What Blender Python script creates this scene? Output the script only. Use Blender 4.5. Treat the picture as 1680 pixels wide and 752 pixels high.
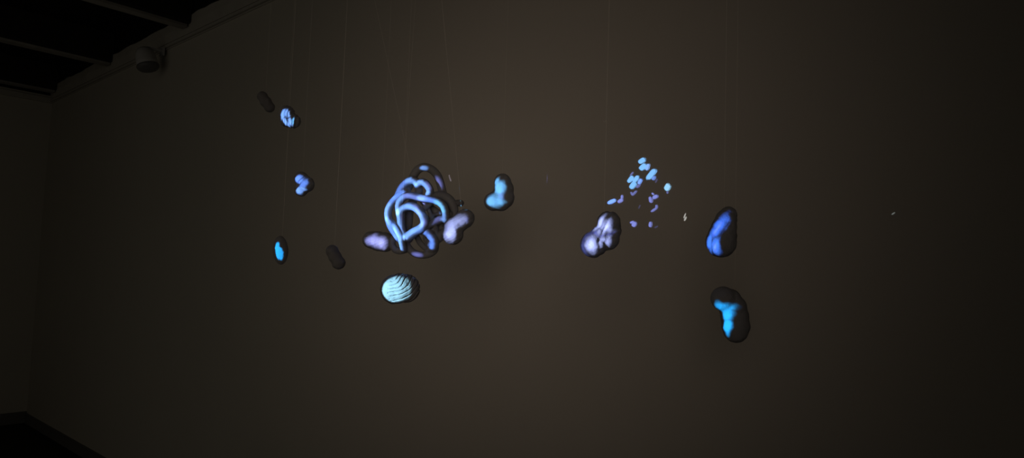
import bpy, bmesh, math, random
from mathutils import Vector, Matrix, noise
from mathutils.bvhtree import BVHTree

scn = bpy.context.scene
for o in list(bpy.data.objects):
    bpy.data.objects.remove(o)
COL = scn.collection
random.seed(7)

# ------------------------------------------------------------------ camera
W, H = 1680.0, 752.0
F = 1118.24
YAW, PITCH, ROLL = 0.722832, 0.0684507, 0.0339465
CAM = Vector((7.80066, -1.94026, 1.55))
FW = Vector((-math.sin(YAW) * math.cos(PITCH), math.cos(YAW) * math.cos(PITCH), math.sin(PITCH)))
r0 = FW.cross(Vector((0, 0, 1))).normalized()
u0 = r0.cross(FW)
RT = r0 * math.cos(ROLL) + u0 * math.sin(ROLL)
UP = -r0 * math.sin(ROLL) + u0 * math.cos(ROLL)
cd = bpy.data.cameras.new('camera')
cam = bpy.data.objects.new('camera', cd)
COL.objects.link(cam)
m = Matrix((RT, UP, -FW)).transposed().to_4x4()
m.translation = CAM
cam.matrix_world = m
cd.sensor_fit = 'HORIZONTAL'
cd.sensor_width = 36.0
cd.lens = F / W * 36.0
cd.clip_start = 0.02
scn.camera = cam

# ------------------------------------------------------------------ light and exposure
scn.view_settings.view_transform = 'Standard'
scn.view_settings.look = 'None'
scn.view_settings.gamma = 1.0
scn.view_settings.exposure = 0.0
scn.view_settings.use_curve_mapping = False

world = bpy.data.worlds.new('dark_room_air')
scn.world = world
world.use_nodes = True
world.node_tree.nodes['Background'].inputs[0].default_value = (0, 0, 0, 1)
world.node_tree.nodes['Background'].inputs[1].default_value = 0.0


def aim(o, target):
    d = (Vector(target) - o.location).normalized()
    o.rotation_euler = d.to_track_quat('-Z', 'Y').to_euler()


# added fill spot apart from the projector: soft cone on the wall behind the pieces
gd = bpy.data.lights.new('wall_fill_spot', 'SPOT')
gd.energy = 40.0
gd.color = (1.0, 0.785, 0.63)
gd.spot_size = math.radians(45)
gd.spot_blend = 1.0
gd.shadow_soft_size = 0.9
glow = bpy.data.objects.new('wall_fill_spot', gd)
COL.objects.link(glow)
glow.location = (7.6, -2.5, 1.95)
aim(glow, (5.95, 0, 1.82))

# added weak fill for the left of the room
dd = bpy.data.lights.new('left_fill', 'POINT')
dd.energy = 12.5
dd.color = (1.0, 0.90, 0.72)
dd.shadow_soft_size = 2.4
fill_l = bpy.data.objects.new('left_fill', dd)
COL.objects.link(fill_l)
fill_l.location = (4.2, -2.9, 1.75)

# the projector: its picture is a set of coloured patches fitted to the pieces, sent out as one narrow
# beam per piece, all from the same lens (the beams are made at the end, once the patches are known)
PROJ = Vector((6.45, -2.9, 1.45))
PROJ_POWER = 1130.0


# ------------------------------------------------------------------ helpers
def ray(px, py):
    return FW + RT * ((px - W / 2) / F) + UP * ((H / 2 - py) / F)


def at(px, py, d):
    """point on the plane d metres in front of the wall"""
    v = ray(px, py)
    return CAM + v * ((-d - CAM.y) / v.y)


def tag(o, label=None, cat=None, group=None, kind=None):
    if label: o['label'] = label
    if cat: o['category'] = cat
    if group: o['group'] = group
    if kind: o['kind'] = kind
    return o


def link_bm(name, bm, mat, parent=None, loc=(0, 0, 0), smooth=True):
    me = bpy.data.meshes.new(name)
    bm.normal_update()
    bm.to_mesh(me)
    bm.free()
    for p in me.polygons:
        p.use_smooth = smooth
    me.materials.append(mat)
    o = bpy.data.objects.new(name, me)
    COL.objects.link(o)
    o.location = loc
    if parent:
        o.parent = parent
    return o


def box(bm, x0, x1, y0, y1, z0, z1):
    vs = [bm.verts.new((x, y, z)) for x in (x0, x1) for y in (y0, y1) for z in (z0, z1)]
    for f in ((0, 1, 3, 2), (4, 6, 7, 5), (0, 4, 5, 1), (2, 3, 7, 6), (0, 2, 6, 4), (1, 5, 7, 3)):
        bm.faces.new([vs[i] for i in f])
    return vs


def struct(name, bm, mat, smooth=False):
    bmesh.ops.recalc_face_normals(bm, faces=bm.faces)
    return tag(link_bm(name, bm, mat, smooth=smooth), kind='structure')


def mat_base(name, col, rough=0.8, spec=0.3, nscale=30.0, namp=0.08, bump=0.0, bscale=120.0):
    m = bpy.data.materials.new(name)
    m.use_nodes = True
    nt = m.node_tree
    b = nt.nodes['Principled BSDF']
    b.inputs['Roughness'].default_value = rough
    b.inputs['Specular IOR Level'].default_value = spec
    tc = nt.nodes.new('ShaderNodeTexCoord')
    nz = nt.nodes.new('ShaderNodeTexNoise')
    nz.inputs['Scale'].default_value = nscale
    nz.inputs['Detail'].default_value = 4
    nt.links.new(tc.outputs['Object'], nz.inputs['Vector'])
    mx = nt.nodes.new('ShaderNodeMix')
    mx.data_type = 'RGBA'
    mx.inputs['A'].default_value = [c * (1 - namp) for c in col] + [1]
    mx.inputs['B'].default_value = [min(1, c * (1 + namp)) for c in col] + [1]
    nt.links.new(nz.outputs['Fac'], mx.inputs['Factor'])
    nt.links.new(mx.outputs['Result'], b.inputs['Base Color'])
    if bump > 0:
        n2 = nt.nodes.new('ShaderNodeTexNoise')
        n2.inputs['Scale'].default_value = bscale
        n2.inputs['Detail'].default_value = 3
        nt.links.new(tc.outputs['Object'], n2.inputs['Vector'])
        bp = nt.nodes.new('ShaderNodeBump')
        bp.inputs['Strength'].default_value = bump
        bp.inputs['Distance'].default_value = 0.004
        nt.links.new(n2.outputs['Fac'], bp.inputs['Height'])
        nt.links.new(bp.outputs['Normal'], b.inputs['Normal'])
    return m


M_WALL = mat_base('wall_plaster', (0.60, 0.575, 0.52), 0.9, 0.15, 2.2, 0.035, 0.12, 60)
M_FRIEZE = mat_base('rough_plaster', (0.52, 0.50, 0.46), 0.95, 0.1, 9, 0.12, 0.5, 30)
M_CEIL = mat_base('dark_ceiling_boards', (0.012, 0.011, 0.010), 0.85, 0.1, 5, 0.3)
M_BEAM = mat_base('grey_strip_wood', (0.34, 0.33, 0.31), 0.8, 0.2, 8, 0.3, 0.2, 25)
M_TIMBER = mat_base('black_timber', (0.03, 0.028, 0.025), 0.8, 0.2, 8, 0.3, 0.2, 25)
M_FLOOR = mat_base('dark_floor', (0.015, 0.013, 0.012), 0.7, 0.2, 3, 0.3)
M_BASE = mat_base('baseboard_paint', (0.16, 0.155, 0.15), 0.7, 0.2, 6, 0.1)
M_STONE = mat_base('matte_plaster_stone', (0.30, 0.315, 0.34), 0.8, 0.2, 60, 0.12, 0.25, 300)
M_KNOT = mat_base('smooth_cast_plaster', (0.29, 0.30, 0.315), 0.6, 0.3, 40, 0.08, 0.08, 260)
M_DARK = mat_base('dark_stone', (0.19, 0.195, 0.20), 0.8, 0.15, 60, 0.12, 0.25, 300)
M_LIGHT_CHIP = mat_base('light_patch_chip', (0.60, 0.575, 0.52), 0.9, 0.15, 20, 0.04)  # wall-coloured solids standing in for projector light fallen on the wall
M_GLINT = mat_base('nylon_end_and_glint', (0.75, 0.75, 0.72), 0.35, 0.5, 90, 0.05)  # thread tail, also pale chips put in for the glints on the wall
M_THREAD = mat_base('nylon_thread', (0.92, 0.88, 0.80), 0.4, 0.5, 20, 0.05)
M_LAMPGREY = mat_base('lamp_grey_paint', (0.55, 0.55, 0.56), 0.5, 0.3, 20, 0.05)
M_LAMPDARK = mat_base('lamp_dark_rim', (0.16, 0.16, 0.17), 0.4, 0.4, 20, 0.05)

# ------------------------------------------------------------------ the room
XR, YF, ZC = 10.2, -5.6, 3.42
b = bmesh.new(); box(b, -0.12, XR + 0.12, 0.0, 0.12, 0, ZC); struct('wall_back', b, M_WALL)
b = bmesh.new(); box(b, -0.12, 0.0, YF, 0.0, 0, ZC); struct('wall_left', b, M_WALL)
b = bmesh.new(); box(b, XR, XR + 0.12, YF, 0.0, 0, ZC); struct('wall_right', b, M_WALL)
b = bmesh.new(); box(b, -0.12, XR + 0.12, YF - 0.12, YF, 0, ZC); struct('wall_front', b, M_WALL)
b = bmesh.new(); box(b, -0.12, XR + 0.12, YF - 0.12, 0.12, -0.1, 0); struct('floor', b, M_FLOOR)
b = bmesh.new()
y = YF
while y < 0.0:                                   # plank boards with fine gaps between
    box(b, -0.12, XR + 0.12, y + 0.004, min(y + 0.2, 0.12), ZC, ZC + 0.03); y += 0.2
box(b, -0.12, XR + 0.12, YF - 0.12, 0.12, ZC + 0.03, ZC + 0.06)
struct('ceiling', b, M_CEIL)

BEAMX = [0.16, 1.63, 3.08, 4.55, 6.02, 7.49, 8.96]


def frieze(name, p0, dirv, nrm, length, mat):
    """rough plaster band above the rail with a ragged upper edge"""
    bm = bmesh.new()
    n = int(length / 0.04)
    prev = None
    for i in range(n + 1):
        s = length * i / n
        q = p0 + dirv * s
        top = 3.262 + 0.016 * noise.noise(Vector((s * 3.1, 1.7, p0.y))) + 0.010 * noise.noise(Vector((s * 11, 4.2, 0)))
        th = 0.022 + 0.006 * noise.noise(Vector((s * 5, 9.2, 0)))
        ring = [bm.verts.new(q + nrm * k + Vector((0, 0, z))) for k, z in
                ((0.0, 3.126), (0.014, 3.126), (th, 3.19), (th, top - 0.012), (th * 0.5, top), (0.0, top))]
        if prev:
            for a in range(6):
                bm.faces.new((prev[a], prev[(a + 1) % 6], ring[(a + 1) % 6], ring[a]))
        else:
            bm.faces.new(ring)
        prev = ring
    bm.faces.new(list(reversed(prev)))
    return struct(name, bm, mat)


frieze('trim_1', Vector((0, 0, 0)), Vector((1, 0, 0)), Vector((0, -1, 0)), XR, M_FRIEZE)
b = bmesh.new(); box(b, 0, XR, -0.012, 0, 3.25, ZC); struct('trim_2', b, M_CEIL)      # dark timber above the plaster
b = bmesh.new()                                                                     # picture rail: lip and fillet
box(b, 0, XR, -0.020, 0, 3.098, 3.117); box(b, 0, XR, -0.010, 0, 3.086, 3.094)
struct('trim_3', b, M_FRIEZE)
b = bmesh.new(); box(b, 0, 0.014, YF, 0, 3.16, ZC); struct('trim_4', b, M_CEIL)
b = bmesh.new(); box(b, 0, 0.026, YF, 0, 3.085, 3.135); struct('trim_5', b, M_FRIEZE)
b = bmesh.new()
box(b, 0, XR, -0.016, 0, 0, 0.075); box(b, 0, XR, -0.010, 0, 0.075, 0.088)
struct('baseboard_back', b, M_BASE)
b = bmesh.new()
box(b, 0, 0.016, YF, 0, 0, 0.085); box(b, 0, 0.010, YF, 0, 0.085, 0.105)
struct('baseboard_left', b, M_BASE)

BEAM_LABEL = ['dark ceiling beam lying along the top of the left wall',
              'dark ceiling beam with pale lower edge meeting the wall left of the round lamp',
              'dark ceiling beam meeting the wall just right of the round lamp',
              None, None, None, None]
for bxp, lab in zip(BEAMX, BEAM_LABEL):
    if lab is None:
        continue
    bm = bmesh.new()
    n = 40
    prev = None
    for i in range(n + 1):
        yy = -0.022 + (YF + 0.022) * i / n
        w = 0.062 + 0.004 * noise.noise(Vector((bxp, yy * 1.3, 0)))
        zb = 3.185 + 0.006 * noise.noise(Vector((bxp, yy * 1.1, 5)))
        ring = [bm.verts.new((bxp + sx, yy, z)) for sx, z in
                ((-w, ZC), (-w, zb + 0.01), (-w + 0.01, zb), (w - 0.01, zb), (w, zb + 0.01), (w, ZC))]
        if prev:
            for a in range(6):
                bm.faces.new((prev[a], prev[(a + 1) % 6], ring[(a + 1) % 6], ring[a]))
        else:
            bm.faces.new(ring)
        prev = ring
    bm.faces.new(list(reversed(prev)))
    bmesh.ops.recalc_face_normals(bm, faces=bm.faces)
    o = link_bm('ceiling_beam', bm, M_TIMBER, smooth=False)
    bm = bmesh.new()
    box(bm, bxp - 0.048, bxp + 0.030, YF + 0.01, -0.03, 3.165, 3.183)  # paler strip set along the underside of the dark beam
    bmesh.ops.recalc_face_normals(bm, faces=bm.faces)
    tag(link_bm('strip', bm, M_BEAM, o, smooth=False), 'pale batten along the underside of the beam')
    tag(o, lab, 'beam', 'ceiling beams')

# ------------------------------------------------------------------ round lamp high on the wall
def lathe(bm, prof, axis_m, seg=28):
    rings = []
    for rr, zz in prof:
        if rr < 1e-6:
            rings.append([bm.verts.new(axis_m @ Vector((0, 0, zz)))])
        else:
            rings.append([bm.verts.new(axis_m @ Vector((rr * math.cos(2 * math.pi * k / seg), rr * math.sin(2 * math.pi * k / seg), zz))) for k in range(seg)])
    for a, c in zip(rings, rings[1:]):
        for k in range(seg):
            k2 = (k + 1) % seg
            if len(a) == 1 and len(c) > 1: bm.faces.new((a[0], c[k], c[k2]))
            elif len(c) == 1 and len(a) > 1: bm.faces.new((a[k], c[0], a[k2]))
            elif len(a) > 1: bm.faces.new((a[k], c[k], c[k2], a[k2]))
    bmesh.ops.recalc_face_normals(bm, faces=bm.faces)


LP = at(240, 97, 0.13)
lamp = bpy.data.objects.new('wall_lamp', None); COL.objects.link(lamp)
lamp.location = LP
tag(lamp, 'small round grey lamp with dark rim mounted high on the wall under the beams', 'lamp')
tilt = Matrix.Rotation(math.radians(-14), 4, 'Y') @ Matrix.Rotation(math.radians(10), 4, 'X')
bm = bmesh.new()
lathe(bm, [(0, .085), (.028, .084), (.045, .074), (.058, .05), (.066, .02), (.069, -.02), (.069, -.05), (.0, -.05)], tilt)
link_bm('housing', bm, M_LAMPGREY, lamp)
bm = bmesh.new()
lathe(bm, [(.0, -.048), (.072, -.048), (.074, -.056), (.071, -.066), (.060, -.078), (.035, -.088), (0, -.091)], tilt)
link_bm('rim', bm, M_LAMPDARK, lamp)
bm = bmesh.new()
box(bm, -.010, .010, 0.0, 0.13 - 0.021, 0.075, 0.092)
box(bm, -.030, .030, 0.13 - 0.034, 0.13 - 0.021, 0.050, 0.110)
bmesh.ops.recalc_face_normals(bm, faces=bm.faces)
link_bm('bracket', bm, M_LAMPGREY, lamp, smooth=False)

# ------------------------------------------------------------------ organic shapes
DEPS = None


def voxel_union(bm, voxel, smooth_it):
    me = bpy.data.meshes.new('union')
    bm.to_mesh(me); bm.free()
    o = bpy.data.objects.new('union', me)
    COL.objects.link(o)
    r = o.modifiers.new('r', 'REMESH'); r.mode = 'VOXEL'; r.voxel_size = voxel
    s = o.modifiers.new('s', 'SMOOTH'); s.factor = 0.5; s.iterations = smooth_it
    dg = bpy.context.evaluated_depsgraph_get()
    out = bpy.data.meshes.new_from_object(o.evaluated_get(dg))
    bpy.data.objects.remove(o); bpy.data.meshes.remove(me)
    res = bmesh.new(); res.from_mesh(out)
    bpy.data.meshes.remove(out)
    return res


SIL = {}
LOCK = {}


def frame(px, py, d):
    C = at(px, py, d)
    s = (C - CAM).dot(FW) / F
    return C, s


def stone(name, px, py, d, balls, mat, label, cat, group=None, relief=None, bumps=0.5, vox=0.62, sm=40, silf=1.0, clo=5.0):
    """balls: (px, py, dz, rx, ry, rz, rot) in millimetre-like units of the piece's own frame"""
    C, s = frame(px, py, d)
    bm = bmesh.new()
    for (bx, by, dz, rx, ry, rz, rot) in balls:
        c, sn = math.cos(math.radians(rot)), math.sin(math.radians(rot))
        t = bmesh.ops.create_icosphere(bm, subdivisions=4, radius=1.0)['verts']
        for v in t:
            a, e, g = v.co.x * (rx + clo), v.co.y * (ry + clo), v.co.z * (rz + clo)
            a, e = a * c - e * sn, a * sn + e * c
            a += bx - px; e += -(by - py); g += dz
            v.co = (RT * a + UP * e - FW * g) * s
    bm = voxel_union(bm, s * vox, sm)
    bm.normal_update()
    offs = []
    for v in bm.verts:
        a = v.co.dot(RT) / s; e = v.co.dot(UP) / s; g = -v.co.dot(FW) / s
        h = -clo + 0.5 + bumps * noise.noise(Vector((a, e, g)) * 0.11 + Vector((px, py, 0)))
        h += 0.35 * bumps * noise.noise(Vector((a, e, g)) * 0.3 + Vector((py, px, 0)))
        if relief:
            h += relief(px + a, py - e, g)
        offs.append(v.normal * (h * s))
    for v, q in zip(bm.verts, offs):
        v.co += q
    bm.normal_update()
    b2 = bm.copy()
    bmesh.ops.translate(b2, verts=b2.verts, vec=C)
    tree = BVHTree.FromBMesh(b2); b2.free()
    o = link_bm(name, bm, mat, loc=C)
    key = len(SIL) + 1
    LOCK[id(tree)] = key
    SIL[key] = []
    for (bx, by, dz, rx, ry, rz, rot) in balls:
        q = C + (RT * (bx - px) - UP * (by - py) - FW * dz) * s
        a1 = UP * ry * s if abs(ry - rx) > 1 else None
        to = (PROJ - q).normalized()
        if a1 is None:
            a1 = (UP - to * UP.dot(to)).normalized() * rx * s
        a2 = a1.cross(to).normalized() * rx * s
        SIL[key].append((q, a1 * silf, a2 * silf))
    tag(o, label, cat, group)
    return o, tree, s


def tube(bm, pts, rad, seg=14, sub=6):
    """closed swept tube through control points with rounded ends; pts 3D, rad per point"""
    P = []; R = []
    n = len(pts)
    for i in range(n - 1):
        p0 = pts[max(i - 1, 0)]; p1 = pts[i]; p2 = pts[i + 1]; p3 = pts[min(i + 2, n - 1)]
        for k in range(sub):
            t = k / sub
            q = 0.5 * ((2 * p1) + (p2 - p0) * t + (2 * p0 - 5 * p1 + 4 * p2 - p3) * t * t + (3 * p1 - p0 - 3 * p2 + p3) * t ** 3)
            P.append(q); R.append(rad[i] * (1 - t) + rad[i + 1] * t)
    P.append(pts[-1]); R.append(rad[-1])
    d0 = (P[0] - P[1]).normalized(); d1 = (P[-1] - P[-2]).normalized()
    pre = [(P[0] + d0 * R[0] * math.sin(a), R[0] * math.cos(a)) for a in (1.4, 1.0, .5)]
    post = [(P[-1] + d1 * R[-1] * math.sin(a), R[-1] * math.cos(a)) for a in (.5, 1.0, 1.4)]
    P = [q for q, _ in pre] + P + [q for q, _ in post]
    R = [q for _, q in pre] + R + [q for _, q in post]
    nrm = None; rings = []
    for i, q in enumerate(P):
        tg = (P[min(i + 1, len(P) - 1)] - P[max(i - 1, 0)]).normalized()
        if nrm is None:
            nrm = tg.orthogonal().normalized()
        nrm = (nrm - tg * nrm.dot(tg)).normalized()
        bi = tg.cross(nrm)
        rings.append([bm.verts.new(q + (nrm * math.cos(2 * math.pi * k / seg) + bi * math.sin(2 * math.pi * k / seg)) * R[i]) for k in range(seg)])
    for a, c in zip(rings, rings[1:]):
        for k in range(seg):
            bm.faces.new((a[k], a[(k + 1) % seg], c[(k + 1) % seg], c[k]))
    bm.faces.new(list(reversed(rings[0]))); bm.faces.new(rings[-1])


# ---- projector picture
PATCH = []      # (centre uv, rows of the 2x2 inverse, soft, colour)


def add_patch(pc, ax1, ax2, colour, inten, soft, key=0):
    k = inten * (pc - PROJ).length_squared / 7.5
    PATCH.append((key, pc, ax1, ax2, soft, tuple(q * k for q in colour)))


def patch_on(tree, px, py, a, bq, ang, colour, inten=1.0, soft=0.3, plane=None):
    """elliptical patch of the picture fitted to what stands along the sight line"""
    v = ray(px, py)
    if plane is None:
        hit = tree.ray_cast(CAM, v.normalized())
        pc = hit[0]
        if pc is None:
            print('patch misses', px, py); return
        n = ((CAM - pc).normalized() + (PROJ - pc).normalized()).normalized()
    else:
        n = Vector((0, -1, 0)); pc = at(px, py, plane)

    def onplane(x, y):
        w = ray(x, y)
        return CAM + w * ((pc - CAM).dot(n) / w.dot(n))
    c, s = math.cos(math.radians(ang)), math.sin(math.radians(ang))
    ax1 = onplane(px + a * c, py - a * s) - pc
    ax2 = onplane(px - bq * s, py - bq * c) - pc
    add_patch(pc, ax1, ax2, colour, inten, soft, LOCK.get(id(tree), 0) if tree is not None else -1)


BLUE = (0.13, 0.29, 0.92)
LBLUE = (0.20, 0.42, 1.0)
CYAN = (0.015, 0.40, 0.95)
ICE = (0.17, 0.54, 1.0)
PALE = (0.40, 0.80, 1.0)
VIOLET = (0.26, 0.29, 0.90)
WHITEV = (0.46, 0.52, 1.0)
DEEP = (0.08, 0.24, 0.90)

# ------------------------------------------------------------------ knotted tube sculpture
KX, KY, KD = 690, 345, 0.60
KC, KS = frame(KX, KY, KD)


def kp(x, y, z):
    return (RT * (x - KX) - UP * (y - KY) - FW * z) * KS


TUBES = [
    # top arch
    ([(664, 314, -4), (671, 303, -8), (677, 289, -8), (684, 279, -6), (694, 274, -5), (706, 277, -8), (716, 287, -12), (721, 301, -16), (725, 318, -18), (728, 330, -16)], 6.2, None),
    # two small arches below it
    ([(652, 324, -2), (660, 308, 0), (671, 298, 2), (680, 296, 2), (686, 305, -3), (686, 318, -6)], 6.0, None),
    ([(686, 303, 0), (694, 299, 4), (701, 304, 4), (706, 313, 2), (703, 322, 2), (699, 328, 6)], 5.6, None),
    # outer left arc
    ([(668, 315, 0), (655, 323, 4), (645, 333, 6), (638.5, 346, 8), (639, 359, 8), (643, 372, 8), (651, 384, 8), (657, 393, 6)], 5.6, None),
    # large upper loop
    ([(732, 362, 2), (732, 349, 8), (728, 338, 10), (719, 331, 10), (708, 328, 10), (699, 327, 8), (689, 325, 10), (678, 322, 12), (667, 323, 12), (658.5, 331, 12), (656, 342, 12), (660, 352, 10)], 5.6, None),
    # pear shaped centre loop
    ([(657, 350, 12), (664, 343, 15), (672, 339.5, 17), (681, 340, 18), (690, 346, 18), (697, 356, 18), (698.5, 367, 16), (692, 375, 14), (682, 381, 15), (672, 389, 16)], [5.4, 5.6, 6, 6, 6, 6.2, 6.2, 6.4, 7, 7.6], None),
    ([(657, 347, 12), (659, 360, 10), (660, 372, 8), (664, 384, 10), (671, 391, 13)], 5.6, None),
    # slanting strut in front
    ([(638, 358, 8), (646, 368, 12), (654, 379, 15), (660, 391, 15), (662.5, 402, 12), (663.5, 409, 6)], 5.0, None),
    # right hand web
    ([(697, 371, 14), (707, 368, 6), (717, 363, 2), (727, 358, 0), (736, 352, -2)], 6.0, None),
    ([(703, 328, 0), (715, 322, -6), (727, 322, -10), (738, 330, -12), (743, 343, -12), (742, 358, -10), (737, 372, -8), (727, 384, -4), (716, 393, 0), (705, 400, 0)], 7.2, None),
    ([(690, 378, 6), (700, 380, 6), (708, 387, 8), (714, 396, 7), (712, 406, 2), (704, 410, -3)], 6.4, None),
    # bottom ring and lower left ring
    ([(714, 398, -2), (713, 410, -4), (704, 417, -3), (691, 419, -2), (678, 415, -3), (669, 406, -4), (665, 396, -2)], 5.4, None),
    ([(664, 385, -4), (654, 385, -1), (646, 391, 0), (643, 401, -2), (648, 410, -4), (657, 412, -4), (667, 409, -4)], 5.2, None),
    # inner tubes behind the openings
    ([(676, 330, -10), (670, 345, -14), (668, 362, -16), (667, 378, -14), (670, 392, -8)], 6.4, None),
    ([(694, 330, -8), (704, 342, -14), (716, 354, -16), (721, 368, -14), (712, 382, -10), (700, 392, -6)], 6.0, None),
    ([(697, 334, 6), (704, 346, 4), (708, 358, 2), (711, 370, 0), (707, 384, 0)], 3.2, None),
    ([(733, 346, 0), (724, 351, -8), (714, 346, -14), (704, 338, -14)], 4.6, None),
    ([(682, 384, 0), (688, 398, -6), (697, 408, -8)], 4.4, None),
    ([(698, 342, 8), (706, 336, 6), (712, 330, 6)], [4.6, 2.8, 4.6], None),
    ([(706, 356, 3), (714, 352, -4), (723, 351, -8)], [4.2, 2.6, 4.2], None),
    ([(700, 382, 5), (697, 392, 0), (703, 401, -4)], [4.6, 2.6, 4.4], None),
    ([(712, 368, 4), (716, 380, 0), (713, 392, 4)], [4.4, 3.0, 4.4], None),
    ([(646, 335, 5), (652, 343, 7), (656, 352, 9)], [4.2, 2.8, 4.2], None),
    ([(644, 374, 8), (652, 371, 9), (660, 372, 8)], [4.2, 2.8, 4.2], None),
]
bm = bmesh.new()
for pts, rd, _ in TUBES:
    rr = rd if isinstance(rd, list) else [rd] * len(pts)
    tube(bm, [kp(*q) for q in pts], [q * KS * 1.13 for q in rr])
bm = voxel_union(bm, KS * 0.75, 7)
b2 = bm.copy(); bmesh.ops.translate(b2, verts=b2.verts, vec=KC)
KT = BVHTree.FromBMesh(b2); b2.free()
knot = link_bm('knot_sculpture', bm, M_KNOT, loc=KC)
tag(knot, 'large knotted sculpture of interwoven blue-lit tubes hanging in front of the wall', 'sculpture')
bm = bmesh.new()
tube(bm, [kp(739, 332, -12), (kp(746, 333, -12)), kp(750, 333, -12)], [4.5 * KS] * 3)
tube(bm, [kp(749, 333, -12), kp(753, 333, -12), kp(755, 333, -12)], [5.6 * KS] * 3)
bm = voxel_union(bm, KS * 0.7, 3)
link_bm('peg', bm, M_DARK, knot)


def lit_tube(idx, i0, i1, colour, inten=1.0, wid=0.92, soft=0.6):
    pts, rd, _ = TUBES[idx]
    rr = rd if isinstance(rd, list) else [rd] * len(pts)
    V = [KC + kp(*q) for q in pts]
    n = len(V)
    for i in range(i0, i1):
        p0, p1, p2, p3 = V[max(i - 1, 0)], V[i], V[i + 1], V[min(i + 2, n - 1)]

        def cr(t):
            return 0.5 * ((2 * p1) + (p2 - p0) * t + (2 * p0 - 5 * p1 + 4 * p2 - p3) * t * t + (3 * p1 - p0 - 3 * p2 + p3) * t ** 3)
        rad = 0.5 * (rr[i] + rr[i + 1]) * KS
        for t0, t1 in ((0.0, 0.5), (0.5, 1.0)):
            a, c = cr(t0), cr(t1)
            mid = (a + c) * 0.5
            to = (PROJ - mid).normalized()
            ax = (c - a) * 0.5
            tdir = ax.normalized()
            side = tdir.cross(to).normalized()
            add_patch(mid, ax * 1.15 + tdir * rad * 0.5, side * rad * wid, colour, inten, soft, -10 - idx)


# ------------------------------------------------------------------ hanging pieces
def S(x, y, z, r):
    return (x, y, z, r, r, r, 0)


GRP = 'plaster stones hanging in front of the wall'
# dark pebbles on the left
o_du, t_du, _ = stone('hanging_stone', 436.5, 167, 0.75, [S(430.5, 158.5, 0, 8), S(436.5, 167.5, 0, 9), S(442, 176, 0, 8.3)], M_DARK,
      'unlit dark oblong stone at the upper left, above and left of the blue striped one', 'stone', GRP)
o_dl, t_dl, _ = stone('hanging_stone', 549.5, 422, 0.75, [S(545, 412.5, 0, 10), S(550, 422, 0, 10.4), S(555.5, 431.5, 0, 10.6)], M_DARK,
      'unlit dark oblong stone hanging low left of the knotted sculpture', 'stone', GRP)


def rel_stripe(x, y, z):
    q = x + 0.35 * (y - 190) + 2.2 * math.sin((y - 176) * 0.16)
    return 0.55 * math.sin(q * 2 * math.pi / 6.6)


o_st, t_st, _ = stone('hanging_stone', 474, 191, 0.75, [S(470.5, 186.5, 0, 12.3), S(471.5, 197, 0, 11.3), S(480.5, 198.5, -2, 11.2)], M_STONE,
      'small grooved stone lit with pale blue stripes at the upper left', 'stone', GRP, rel_stripe, 0.5, 0.5, 5)


def rel_heart(x, y, z):
    d = (x - 497) * 0.62 + (y - 299) * 0.78
    return -1.5 * math.exp(-(d / 2.0) ** 2)


o_he, t_he, _ = stone('hanging_stone', 498, 302, 0.75, [S(494.5, 293.5, 1, 11.2), S(494.5, 311.5, 1, 10.6), S(502, 302.5, -1, 13)], M_STONE,
      'small cleft heart-like stone lit deep blue, hanging below the striped stone', 'stone', GRP, rel_heart, 0.6, 0.5, 6)
o_ov, t_ov, _ = stone('hanging_stone', 460.3, 411, 0.62, [(460.3, 411, 0, 11.8, 23.4, 11.8, 2)], M_STONE,
      'upright oval stone with a bright turquoise patch on its left, leftmost of the lower stones', 'stone', GRP)
o_cy, t_cy, _ = stone('hanging_stone', 820, 316, 0.45, [S(824.5, 299, 0, 13.6), S(826.5, 311, -1, 16.2), S(827, 325, -1, 16.6), S(821.5, 330.5, 0, 16), S(809.5, 331, 2, 15)], M_STONE,
      'kidney-shaped stone lit bright cyan, up and right of the violet two-lobed stone', 'stone', GRP)


def rel_two(x, y, z):
    return 0.16 * math.sin((x * 0.5 + y * 0.8) * 1.1 + 1.5 * math.sin(y * 0.3))


o_lb, t_lb, _ = stone('hanging_stone', 751, 373, 0.60, [S(743.5, 385, 4, 16.6), S(745, 372.5, 3, 15.8), S(755, 365, 0, 14.5), S(763, 358.5, -3, 15.2)], M_STONE,
      'two-lobed stone lit pale violet, hanging just right of the knotted sculpture', 'stone', GRP, rel_two)
o_ca, t_ca, _ = stone('hanging_stone', 622, 397, 0.60, [S(609, 394, 0, 13.8), S(621, 396, 0, 16), S(631, 397.5, 0, 16)], M_STONE,
      'stubby stone lit violet, at the lower left side of the knotted sculpture', 'stone', GRP, rel_two)


def rel_swirl(x, y, z):
    wx = 4.0 * noise.noise(Vector((x * 0.045, y * 0.045, 3)))
    wy = 4.0 * noise.noise(Vector((x * 0.045, y * 0.045, 8)))
    dx, dy = x - 647 + wx, y - 447 + wy
    ph = math.hypot(dx, dy) / 7.6 * 2 * math.pi
    e = x - 641 - 0.25 * abs(y - 478)
    amp = min(1.0, max(0.0, (e + 4) / 12.0)) * (0.9 + 0.6 * noise.noise(Vector((x * 0.06, y * 0.06, 1))))
    h = -4.2 * amp * max(0.0, math.sin(ph)) ** 4
    # small pits on the smooth left lobe
    for hx, hy in ((639.5, 480), (642, 491)):
        h -= 2.0 * math.exp(-((x - hx) ** 2 + (y - hy) ** 2) / 1.6)
    return h


o_sw, t_sw, _ = stone('hanging_stone', 656, 474, 0.70, [S(648.5, 475, 2, 23.8), S(657, 473.5, 2, 24.5), S(665.5, 473.5, -1, 23.2)], M_STONE,
      'rounded stone carved with wavy ridges, lit icy white-blue, below the knotted sculpture', 'stone', GRP, rel_swirl, 0.5, 0.5, 3)


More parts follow.
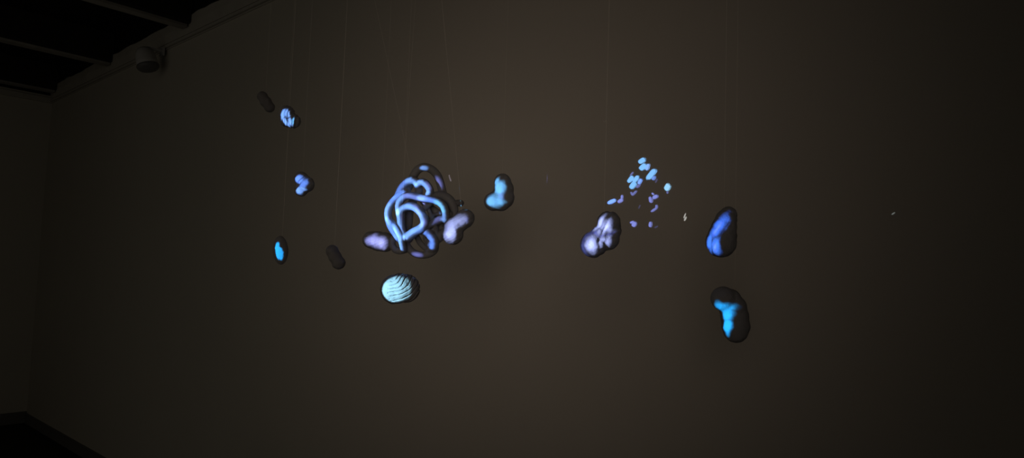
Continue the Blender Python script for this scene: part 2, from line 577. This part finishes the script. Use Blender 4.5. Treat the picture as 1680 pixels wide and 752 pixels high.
def rel_fold(x, y, z):
    def sg(t):
        return 1 / (1 + math.exp(-max(-30, min(30, t))))
    d1 = (x - 988.5) * 0.93 + (y - 375) * 0.36         # crease between the two upper folds
    d2 = (x - 983.5) * 0.97 - (y - 405) * 0.15         # crease between the two lower folds
    d3 = (y - 388) + 0.45 * (x - 992)                  # crease between upper and lower right folds
    h = -1.9 * math.exp(-(d1 / 3.4) ** 2) * sg((396 - y) / 3)
    h -= 1.1 * math.exp(-(d2 / 3.4) ** 2) * sg((y - 388) / 3)
    h -= 1.3 * math.exp(-(d3 / 3.6) ** 2) * sg((x - 984) / 2)
    return h


o_tw, t_tw, _ = stone('hanging_stone', 986, 386, 0.60, [S(999, 365.5, 0, 18.8), S(1001, 377, -4, 19), S(997.5, 392, 0, 18.3), S(985, 389, 2, 18), S(973.5, 401.5, 3, 21.4)], M_STONE,
      'plump folded stone lit white-violet, hanging just under the cluster of bright patches of light', 'stone', GRP, rel_fold, 0.6, 0.55, 9)


def rel_band(x, y, z):
    d = (x - 1178) * 0.80 + (y - 387) * 0.60 + 4 * math.sin((y - 360) * 0.06)
    return -1.5 * math.exp(-(d / 3.0) ** 2) / (1 + math.exp((x - 1192) / 2))


o_bl, t_bl, _ = stone('hanging_stone', 1185, 382, 0.50, [S(1195.5, 353, -2, 13.5), S(1191, 361, 0, 17), S(1188, 374, 0, 20), S(1185, 387, 0, 22.6), S(1183, 398, 0, 24.4)], M_STONE,
      'pear-shaped stone lit deep blue along its left edge, upper of the two at the right', 'stone', GRP, rel_band, 0.6, 0.55, 9)
o_rb, t_rb, _ = stone('hanging_stone', 1199, 517, 0.45, [S(1186.5, 490.5, 0, 19.8), S(1199, 493, -4, 18), S(1204, 506, -5, 22), S(1207, 521, -5, 22.5), S(1208.5, 535, -4, 22.5), S(1208.5, 543, -4, 20)], M_STONE,
      'large bean-shaped stone with a turquoise patch, lowest of the two at the right', 'stone', GRP, silf=1.14)

# ------------------------------------------------------------------ the picture on the pieces
P = patch_on
P(t_st, 464, 189, 10, 4.2, 78, LBLUE, 1.1, 0.5); P(t_st, 472.5, 185, 9, 3.6, 92, LBLUE, 1.0, 0.5)
P(t_st, 468, 200, 10, 4.0, 115, LBLUE, 1.1, 0.5); P(t_st, 476, 200, 8, 3.2, 100, LBLUE, 1.05, 0.5)
P(t_st, 480.5, 199, 7, 2.2, 82, ICE, 0.9, 0.5)
P(t_he, 489, 295, 8, 6, 60, BLUE, 1.15, 0.4); P(t_he, 499, 301, 12, 6.5, 48, BLUE, 0.9, 0.5)
P(t_he, 492, 313, 9, 7, 40, LBLUE, 1.0, 0.45); P(t_he, 495, 290, 6, 3, 10, BLUE, 0.8, 0.5)
P(t_ov, 455, 412, 14, 4.2, 92, CYAN, 1.15, 0.3); P(t_ov, 458.5, 416, 13, 5.5, 100, CYAN, 1.1, 0.3)
P(t_ov, 460.5, 414, 6, 3.4, -35, CYAN, 0.9, 0.4)
P(t_cy, 819, 309, 14, 9.5, 80, ICE, 1.0, 0.45); P(t_cy, 809, 330, 14, 11.5, -40, ICE, 1.05, 0.4)
P(t_cy, 818, 325, 12, 7, 70, LBLUE, 0.85, 0.6); P(t_cy, 815, 299, 9, 5, 70, ICE, 0.8, 0.6)
P(t_lb, 740, 381, 20, 15, 80, WHITEV, 1.4, 1.0); P(t_lb, 747, 366, 17, 11, 40, WHITEV, 1.1, 1.0)
P(t_lb, 761, 363, 12, 10, 30, VIOLET, 0.8, 1.0)
P(t_ca, 612, 396, 13, 11, 10, (0.40, 0.42, 1.0), 1.0, 0.9); P(t_ca, 624, 399, 14, 11, -30, (0.44, 0.46, 1.0), 1.15, 0.9)
P(t_sw, 645, 476, 24, 21, 80, PALE, 1.0, 0.15); P(t_sw, 661, 474, 23, 21, 10, PALE, 1.05, 0.2)
P(t_tw, 986, 387, 36, 19, 55, (0.20, 0.25, 0.90), 0.60, 0.9)
P(t_tw, 985, 366, 16, 6, 66, WHITEV, 1.25, 1.0); P(t_tw, 995, 373, 16, 9, 68, WHITEV, 1.4, 1.0)
P(t_tw, 990, 397, 14, 10, 55, WHITEV, 1.2, 1.0); P(t_tw, 970, 402, 19, 12, 100, WHITEV, 1.5, 1.0)
P(t_bl, 1180, 371, 27, 10, 66, (0.045, 0.17, 0.85), 1.2, 0.7); P(t_bl, 1163, 398, 19, 7.5, 80, (0.05, 0.2, 0.9), 1.1, 0.6)
P(t_bl, 1174, 405, 18, 8, 82, (0.05, 0.2, 0.9), 1.15, 0.6)
P(t_bl, 1178, 374, 18, 5, 66, BLUE, 1.1, 1.0); P(t_bl, 1173, 406, 12, 5, 82, BLUE, 1.1, 1.0)
P(t_rb, 1188, 504, 13, 8, -6, CYAN, 1.2, 0.8); P(t_rb, 1191, 510, 15, 11, -62, CYAN, 1.2, 0.7); P(t_rb, 1196, 504, 9, 8, 0, CYAN, 1.0, 0.9)
P(t_rb, 1193, 517, 12, 11, 80, CYAN, 1.2, 0.6)
P(t_rb, 1193, 536, 16, 9.5, 75, CYAN, 1.2, 0.5)

# knotted sculpture, tube by tube
P(KT, 695, 276, 5.5, 4.5, 0, LBLUE, 0.9, 0.6)
P(KT, 720, 300, 12, 4.5, 100, VIOLET, 0.5, 0.6)
lit_tube(1, 0, 2, BLUE, 0.72); lit_tube(1, 2, 4, LBLUE, 0.98)
lit_tube(2, 0, 3, LBLUE, 1.04); lit_tube(2, 3, 5, LBLUE, 1.17)
lit_tube(3, 0, 2, BLUE, 1.17); lit_tube(3, 2, 4, LBLUE, 1.23); lit_tube(3, 4, 7, BLUE, 1.17)
lit_tube(4, 0, 1, LBLUE, 0.78); lit_tube(4, 1, 3, ICE, 1.10); lit_tube(4, 3, 5, BLUE, 1.04); lit_tube(4, 5, 8, (0.22, 0.33, 0.95), 0.81); lit_tube(4, 8, 11, LBLUE, 0.98)
lit_tube(5, 0, 4, LBLUE, 0.91); lit_tube(5, 4, 7, LBLUE, 0.98); lit_tube(5, 7, 9, LBLUE, 1.23)
lit_tube(6, 0, 2, LBLUE, 1.04); lit_tube(6, 2, 4, LBLUE, 1.10)
lit_tube(7, 0, 3, BLUE, 1.30); lit_tube(7, 3, 5, LBLUE, 1.43)
lit_tube(8, 0, 2, VIOLET, 0.45); lit_tube(8, 2, 3, VIOLET, 0.39)
lit_tube(10, 2, 4, BLUE, 1.04)
P(KT, 684, 418, 9, 4.5, -12, VIOLET, 0.45, 0.6)
P(KT, 648, 389, 6, 4, 40, BLUE, 0.5, 0.6)
lit_tube(14, 0, 2, BLUE, 0.30); lit_tube(16, 1, 3, BLUE, 0.35); lit_tube(9, 0, 1, VIOLET, 0.30)
lit_tube(10, 0, 2, BLUE, 0.45); lit_tube(15, 2, 4, BLUE, 0.5)
lit_tube(15, 0, 2, VIOLET, 0.65)

# ------------------------------------------------------------------ patches of projector light on the wall, built as thin solid chips
FG = 'patches of projected light scattered on the wall'


def chip(pieces, label, colour, inten, mat=None, soft=0.18, lit=True):  # thin solid added in the outline of one projected light patch
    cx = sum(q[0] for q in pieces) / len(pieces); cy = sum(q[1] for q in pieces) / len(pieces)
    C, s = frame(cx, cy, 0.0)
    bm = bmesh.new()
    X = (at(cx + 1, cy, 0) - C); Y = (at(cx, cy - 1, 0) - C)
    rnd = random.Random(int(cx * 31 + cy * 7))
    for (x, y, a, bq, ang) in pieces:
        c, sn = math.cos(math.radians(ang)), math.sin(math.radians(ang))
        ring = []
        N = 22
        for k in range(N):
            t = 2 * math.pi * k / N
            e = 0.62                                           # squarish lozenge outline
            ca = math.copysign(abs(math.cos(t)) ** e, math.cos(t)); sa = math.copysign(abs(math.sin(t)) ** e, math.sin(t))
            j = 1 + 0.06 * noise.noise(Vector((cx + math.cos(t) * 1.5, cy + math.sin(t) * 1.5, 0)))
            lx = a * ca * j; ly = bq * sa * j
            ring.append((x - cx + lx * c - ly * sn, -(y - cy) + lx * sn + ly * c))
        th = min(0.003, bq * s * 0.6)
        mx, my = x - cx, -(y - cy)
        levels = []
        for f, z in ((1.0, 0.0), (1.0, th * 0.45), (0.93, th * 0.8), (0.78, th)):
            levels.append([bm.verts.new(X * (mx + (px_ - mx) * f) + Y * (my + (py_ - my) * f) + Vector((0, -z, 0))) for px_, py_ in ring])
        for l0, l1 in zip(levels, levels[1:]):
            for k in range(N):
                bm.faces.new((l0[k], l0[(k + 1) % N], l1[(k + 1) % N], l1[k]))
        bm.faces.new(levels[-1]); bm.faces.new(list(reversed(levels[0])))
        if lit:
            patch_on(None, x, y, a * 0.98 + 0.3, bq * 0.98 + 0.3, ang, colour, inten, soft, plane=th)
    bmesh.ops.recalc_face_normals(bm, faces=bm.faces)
    o = link_bm('wall_light_patch', bm, mat or M_LIGHT_CHIP, loc=C)
    return tag(o, label, 'light patch', FG)


chip([(1052.8, 264, 6.8, 4.3, 32)], 'topmost bright cyan light patch of the cluster on the wall', (0.17, 0.47, 1.0), 0.52)
chip([(1054.8, 274.3, 7, 4.7, 42)], 'bright cyan light patch directly below the topmost one', (0.17, 0.47, 1.0), 0.52)
chip([(1062.4, 274.3, 6, 3.0, 72)], 'narrow upright blue light patch second from the top, on the right', LBLUE, 0.5)
chip([(1068, 286.5, 12, 4.8, 52)], 'longest bright cyan light patch, slanting at the upper right of the cluster', (0.17, 0.47, 1.0), 0.52)
chip([(1072.4, 292.3, 4, 2.4, 60)], 'tiny dim blue light patch tucked under the right side of the longest one', BLUE, 0.45)
chip([(1076.5, 297, 3.6, 1.1, 65)], 'thin grey sliver of light below the longest slanting patch', (0.22, 0.28, 0.90), 0.08)
chip([(1034.6, 294.3, 7.2, 4.0, 48)], 'bright patch of light on the left of the trio at the upper left of the cluster', (0.17, 0.47, 1.0), 0.52)
chip([(1043.2, 294, 7.2, 3.8, 50)], 'bright slanting patch of light on the right of the trio at the upper left of the cluster', (0.17, 0.47, 1.0), 0.52)
chip([(1038.4, 304.2, 7.2, 4.4, 52)], 'bright patch of light at the bottom of the trio at the upper left of the cluster', (0.17, 0.47, 1.0), 0.52)
chip([(1049.8, 297.8, 5.2, 2.8, 60)], 'small blue light patch just right of the bright upper left trio', BLUE, 0.65)
chip([(1046.8, 305.6, 4, 2, 42)], 'small dim violet light patch below right of the bright upper left trio', (0.22, 0.28, 0.90), 0.22)
chip([(1036.4, 285.5, 4.4, 1.3, 50)], 'thin dim violet sliver of light above the bright upper left trio', (0.22, 0.28, 0.90), 0.20)
chip([(1036.3, 318, 3.6, 1.6, 118), (1040.6, 317, 5.4, 1.7, 48)], 'v-shaped dim violet light patch below the bright upper left trio', (0.22, 0.28, 0.90), 0.24)
chip([(1094.6, 307.6, 6.2, 5, 58)], 'bright round cyan light patch alone at the far right of the cluster', (0.26, 0.60, 1.0), 0.50)
chip([(1094.9, 316, 2.2, 1.5, 90)], 'tiny violet speck of light under the lone bright round patch', (0.22, 0.28, 0.90), 0.20)
chip([(1003.3, 330.8, 8, 3.2, 24)], 'long blue light patch at the far left of the cluster, above the folded stone', BLUE, 0.75)
chip([(1017.6, 329.6, 5.2, 2.9, 30), (1020.2, 323.4, 3.6, 1.8, 84)], 'hooked violet-blue light patch beside the far left long one', (0.22, 0.28, 0.90), 0.40)
chip([(1067.2, 327.6, 5.2, 2.9, 103)], 'left of the two violet-blue light patches in the middle of the cluster', (0.22, 0.28, 0.90), 0.36)
chip([(1074.8, 323.2, 5.0, 3.2, 22), (1071, 318.4, 2.4, 1.4, 140)], 'right of the two violet-blue light patches in the middle of the cluster', (0.22, 0.28, 0.90), 0.40)
chip([(1072.6, 344.6, 6.4, 1.9, 34), (1076.8, 339, 2.8, 1.8, 95)], 'thin crooked violet light patch low in the middle of the cluster', (0.22, 0.28, 0.90), 0.30)
chip([(1040.4, 368.4, 4.6, 3.6, 60), (1036.6, 365, 3.4, 1.9, 20)], 'lower left violet light patch of the cluster, right of the folded stone', (0.22, 0.28, 0.90), 0.40)
chip([(1066.8, 368.8, 4.8, 2.5, 82)], 'small violet light patch at the bottom of the cluster', (0.22, 0.28, 0.90), 0.36)
chip([(1076.4, 372.6, 3.4, 1.1, 28)], 'faint grey sliver of light right of the bottom violet patch', (0.22, 0.28, 0.90), 0.06)
chip([(1048.8, 339.6, 3.2, 0.9, 68)], 'faint grey sliver of light alone in the middle left of the cluster', (0.22, 0.28, 0.90), 0.05)
chip([(1123.4, 354, 4.8, 0.9, 68), (1124.2, 359.2, 4, 1.3, 66)], 'pale double glint standing alone right of the light patch cluster', (0.8, 0.8, 0.78), 0.14, M_GLINT)
chip([(1465.5, 350.5, 3.4, 1.0, 32)], 'faint tiny speck of light alone on the dark right part of the wall', (0.7, 0.8, 0.8), 0.05, M_GLINT)
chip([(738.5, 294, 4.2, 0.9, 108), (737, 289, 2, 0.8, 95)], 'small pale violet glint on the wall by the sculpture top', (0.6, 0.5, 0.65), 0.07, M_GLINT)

# ------------------------------------------------------------------ threads
TG = 'threads holding the hanging pieces'
ZT = ZC + 0.001


def thread(px, py, tree, label, d, top=None, rad=0.00014, tail=None):
    """fine thread from the piece's surface at (px, py) up to the ceiling boards"""
    a = at(px, py, d)
    if tree is not None:
        hit = tree.ray_cast(Vector((a.x, a.y, a.z + 0.6)), Vector((0, 0, -1)))
        if hit[0] is not None:
            a = hit[0] + Vector((0, 0, -0.002))
    if top is None:
        bpt = Vector((a.x, a.y, ZT))
    else:
        q = at(top[0], top[1], d)
        bpt = a + (q - a) * ((ZT - a.z) / (q.z - a.z))
    L = bpt - a
    nrm = L.orthogonal().normalized(); bi = L.normalized().cross(nrm)
    bm = bmesh.new()
    rings = []
    for i in range(13):
        t = i / 12
        q = L * t
        rings.append([bm.verts.new(q + (nrm * math.cos(k * math.pi / 3) + bi * math.sin(k * math.pi / 3)) * rad) for k in range(6)])
    for r1, r2 in zip(rings, rings[1:]):
        for k in range(6):
            bm.faces.new((r1[k], r1[(k + 1) % 6], r2[(k + 1) % 6], r2[k]))
    bm.faces.new(list(reversed(rings[0]))); bm.faces.new(rings[-1])
    o = link_bm('hanging_thread', bm, M_THREAD, loc=a)
    tag(o, label, 'thread', TG)
    if tail:
        bm = bmesh.new()
        ty = at(tail[0], tail[1], d).z - a.z
        base = Vector((0, 0, ty))
        tube(bm, [base + Vector((0, 0, 0.012)), base, base + RT * -0.004 + Vector((0, 0, -0.006)), base + RT * -0.007 + Vector((0, 0, -0.004))], [0.0007] * 4, 8, 4)
        tube(bm, [base + Vector((0, 0, 0.03)), base + Vector((0, 0, 0.0))], [0.0006] * 2, 8, 4)
        link_bm('knot_tail', bm, M_GLINT, o)
    return o


thread(436, 153, t_du, 'thin thread above the unlit dark stone at the upper left', 0.75)
thread(473, 175, t_st, 'thin thread above the blue striped stone', 0.75)
thread(497, 283, t_he, 'thin thread above the cleft deep-blue stone', 0.75)
thread(463, 390, t_ov, 'thin thread above the upright oval turquoise stone', 0.62, rad=0.00036)
thread(549, 404, t_dl, 'thin thread above the unlit dark stone left of the sculpture', 0.75, rad=0.0003)
thread(824, 287, t_cy, 'thin thread above the cyan kidney-shaped stone', 0.45)
thread(757, 355, t_lb, 'slanting thread above the violet two-lobed stone beside the sculpture', 0.60, top=(748, 247), rad=0.0003)
thread(624, 382, t_ca, 'thin thread above the stubby violet stone at the left of the sculpture', 0.60)
thread(655, 450, t_sw, 'thin thread above the ridged icy-white stone', 0.70)
thread(991, 352, t_tw, 'bright thread above the folded white-violet stone', 0.60, rad=0.00042, tail=(995, 196))
thread(1188, 345, t_bl, 'thin thread above the pear-shaped deep-blue stone', 0.50, rad=0.00036)
thread(1205.5, 476, t_rb, 'thin thread above the lowest bean-shaped stone, passing the edge of the upper one', 0.45, rad=0.0003)
thread(676.5, 292, None, 'dark thread slanting up left from the top of the knotted sculpture', KD, top=(618, 16), rad=0.0002)
thread(661, 309, None, 'thread slanting up right from the left arch of the knotted sculpture', KD, top=(680, 24), rad=0.00016)

# ------------------------------------------------------------------ write the projector's picture
def make_beam(key):
    patches = [q for q in PATCH if q[0] == key]
    pts = [q[1] for q in patches]
    cen = sum(((p - PROJ).normalized() for p in pts), Vector()) / len(pts)
    q = cen.normalized().to_track_quat('-Z', 'Y')
    inv3 = q.to_matrix().transposed()

    def uvw(pt):
        v = inv3 @ (pt - PROJ)
        return Vector((v.x / -v.z, v.y / -v.z))

    def affine(pc, ax1, ax2):
        c = uvw(pc); e1 = uvw(pc + ax1) - c; e2 = uvw(pc + ax2) - c
        det = e1.x * e2.y - e1.y * e2.x
        return c, ((e2.y / det, -e2.x / det), (-e1.y / det, e1.x / det))

    ld = bpy.data.lights.new('projector_beam', 'SPOT')
    ld.energy = PROJ_POWER
    ld.shadow_soft_size = 0.0008
    ext = max(uvw(p + e).length for _, p, a, b_, _, _ in patches for e in (a, -a, b_, -b_))
    ld.spot_size = 2 * math.atan(ext * 1.25 + 0.01)
    ld.spot_blend = 0.02
    lo = bpy.data.objects.new('projector_beam', ld)
    COL.objects.link(lo)
    lo.location = PROJ
    lo.rotation_euler = q.to_euler()
    ld.use_nodes = True
    nt = ld.node_tree
    em = nt.nodes['Emission']
    tc = nt.nodes.new('ShaderNodeTexCoord')
    sp = nt.nodes.new('ShaderNodeSeparateXYZ')
    nt.links.new(tc.outputs['Normal'], sp.inputs[0])

    def mth(op, a, b_=None):
        n = nt.nodes.new('ShaderNodeMath'); n.operation = op
        for i, v in enumerate((a, b_)):
            if v is None: continue
            if isinstance(v, (int, float)): n.inputs[i].default_value = v
            else: nt.links.new(v, n.inputs[i])
        return n.outputs[0]
    zneg = mth('MULTIPLY', sp.outputs[2], -1.0)
    cb = nt.nodes.new('ShaderNodeCombineXYZ')
    nt.links.new(mth('DIVIDE', sp.outputs[0], zneg), cb.inputs[0])
    nt.links.new(mth('DIVIDE', sp.outputs[1], zneg), cb.inputs[1])
    cb.inputs[2].default_value = 1.0

    nz = nt.nodes.new('ShaderNodeTexNoise')
    nz.inputs['Scale'].default_value = 95.0 if key > 0 else 150.0
    nz.inputs['Detail'].default_value = 3.0
    nt.links.new(cb.outputs[0], nz.inputs['Vector'])
    wob = mth('MULTIPLY', mth('SUBTRACT', nz.outputs['Fac'], 0.5), 1.1)

    def coord(c, inv, fuzzy=True):
        comp = nt.nodes.new('ShaderNodeCombineXYZ')
        for i in range(2):
            dt = nt.nodes.new('ShaderNodeVectorMath'); dt.operation = 'DOT_PRODUCT'
            nt.links.new(cb.outputs[0], dt.inputs[0])
            dt.inputs[1].default_value = (inv[i][0], inv[i][1], -(inv[i][0] * c.x + inv[i][1] * c.y))
            nt.links.new(dt.outputs['Value'], comp.inputs[i])
        ln = nt.nodes.new('ShaderNodeVectorMath'); ln.operation = 'LENGTH'
        nt.links.new(comp.outputs[0], ln.inputs[0])
        if key == -1:                               # squarish, slightly irregular patches
            ab = nt.nodes.new('ShaderNodeVectorMath'); ab.operation = 'ABSOLUTE'
            nt.links.new(comp.outputs[0], ab.inputs[0])
            sx = nt.nodes.new('ShaderNodeSeparateXYZ')
            nt.links.new(ab.outputs[0], sx.inputs[0])
            mxv = mth('MAXIMUM', sx.outputs[0], sx.outputs[1])
            v = mth('ADD', mth('MULTIPLY', ln.outputs['Value'], 0.72), mth('MULTIPLY', mxv, 0.30))
            return mth('ADD', v, mth('MULTIPLY', wob, 0.6))
        if key <= 0 or not fuzzy:
            return ln.outputs['Value']
        return mth('ADD', ln.outputs['Value'], wob)

    def fall(v, lo_, hi_):
        mr = nt.nodes.new('ShaderNodeMapRange'); mr.interpolation_type = 'SMOOTHSTEP'
        mr.inputs['From Min'].default_value = hi_
        mr.inputs['From Max'].default_value = lo_
        nt.links.new(v, mr.inputs['Value'])
        return mr.outputs['Result']

    acc = None
    for _, pc, a1, a2, soft, colr in patches:
        sc = nt.nodes.new('ShaderNodeVectorMath'); sc.operation = 'SCALE'
        sc.inputs[0].default_value = colr
        nt.links.new(fall(coord(*affine(pc, a1, a2), soft > 0.25), max(0.0, 1.0 - soft), 1.0 + soft * 0.35), sc.inputs['Scale'])
        if acc is None:
            acc = sc.outputs[0]
        else:
            n = nt.nodes.new('ShaderNodeVectorMath'); n.operation = 'MAXIMUM'
            nt.links.new(acc, n.inputs[0]); nt.links.new(sc.outputs[0], n.inputs[1])
            acc = n.outputs[0]
    if key in SIL:                                  # keep the picture inside the piece's own outline
        sil = None
        for q_, a1, a2 in SIL[key]:
            f = fall(coord(*affine(q_, a1, a2), False), 0.84, 0.98)
            sil = f if sil is None else mth('MAXIMUM', sil, f)
        sc = nt.nodes.new('ShaderNodeVectorMath'); sc.operation = 'SCALE'
        nt.links.new(acc, sc.inputs[0]); nt.links.new(sil, sc.inputs['Scale'])
        acc = sc.outputs[0]
    nt.links.new(acc, em.inputs['Color'])
    em.inputs['Strength'].default_value = 1.0


for key in sorted({q[0] for q in PATCH}):
    make_beam(key)
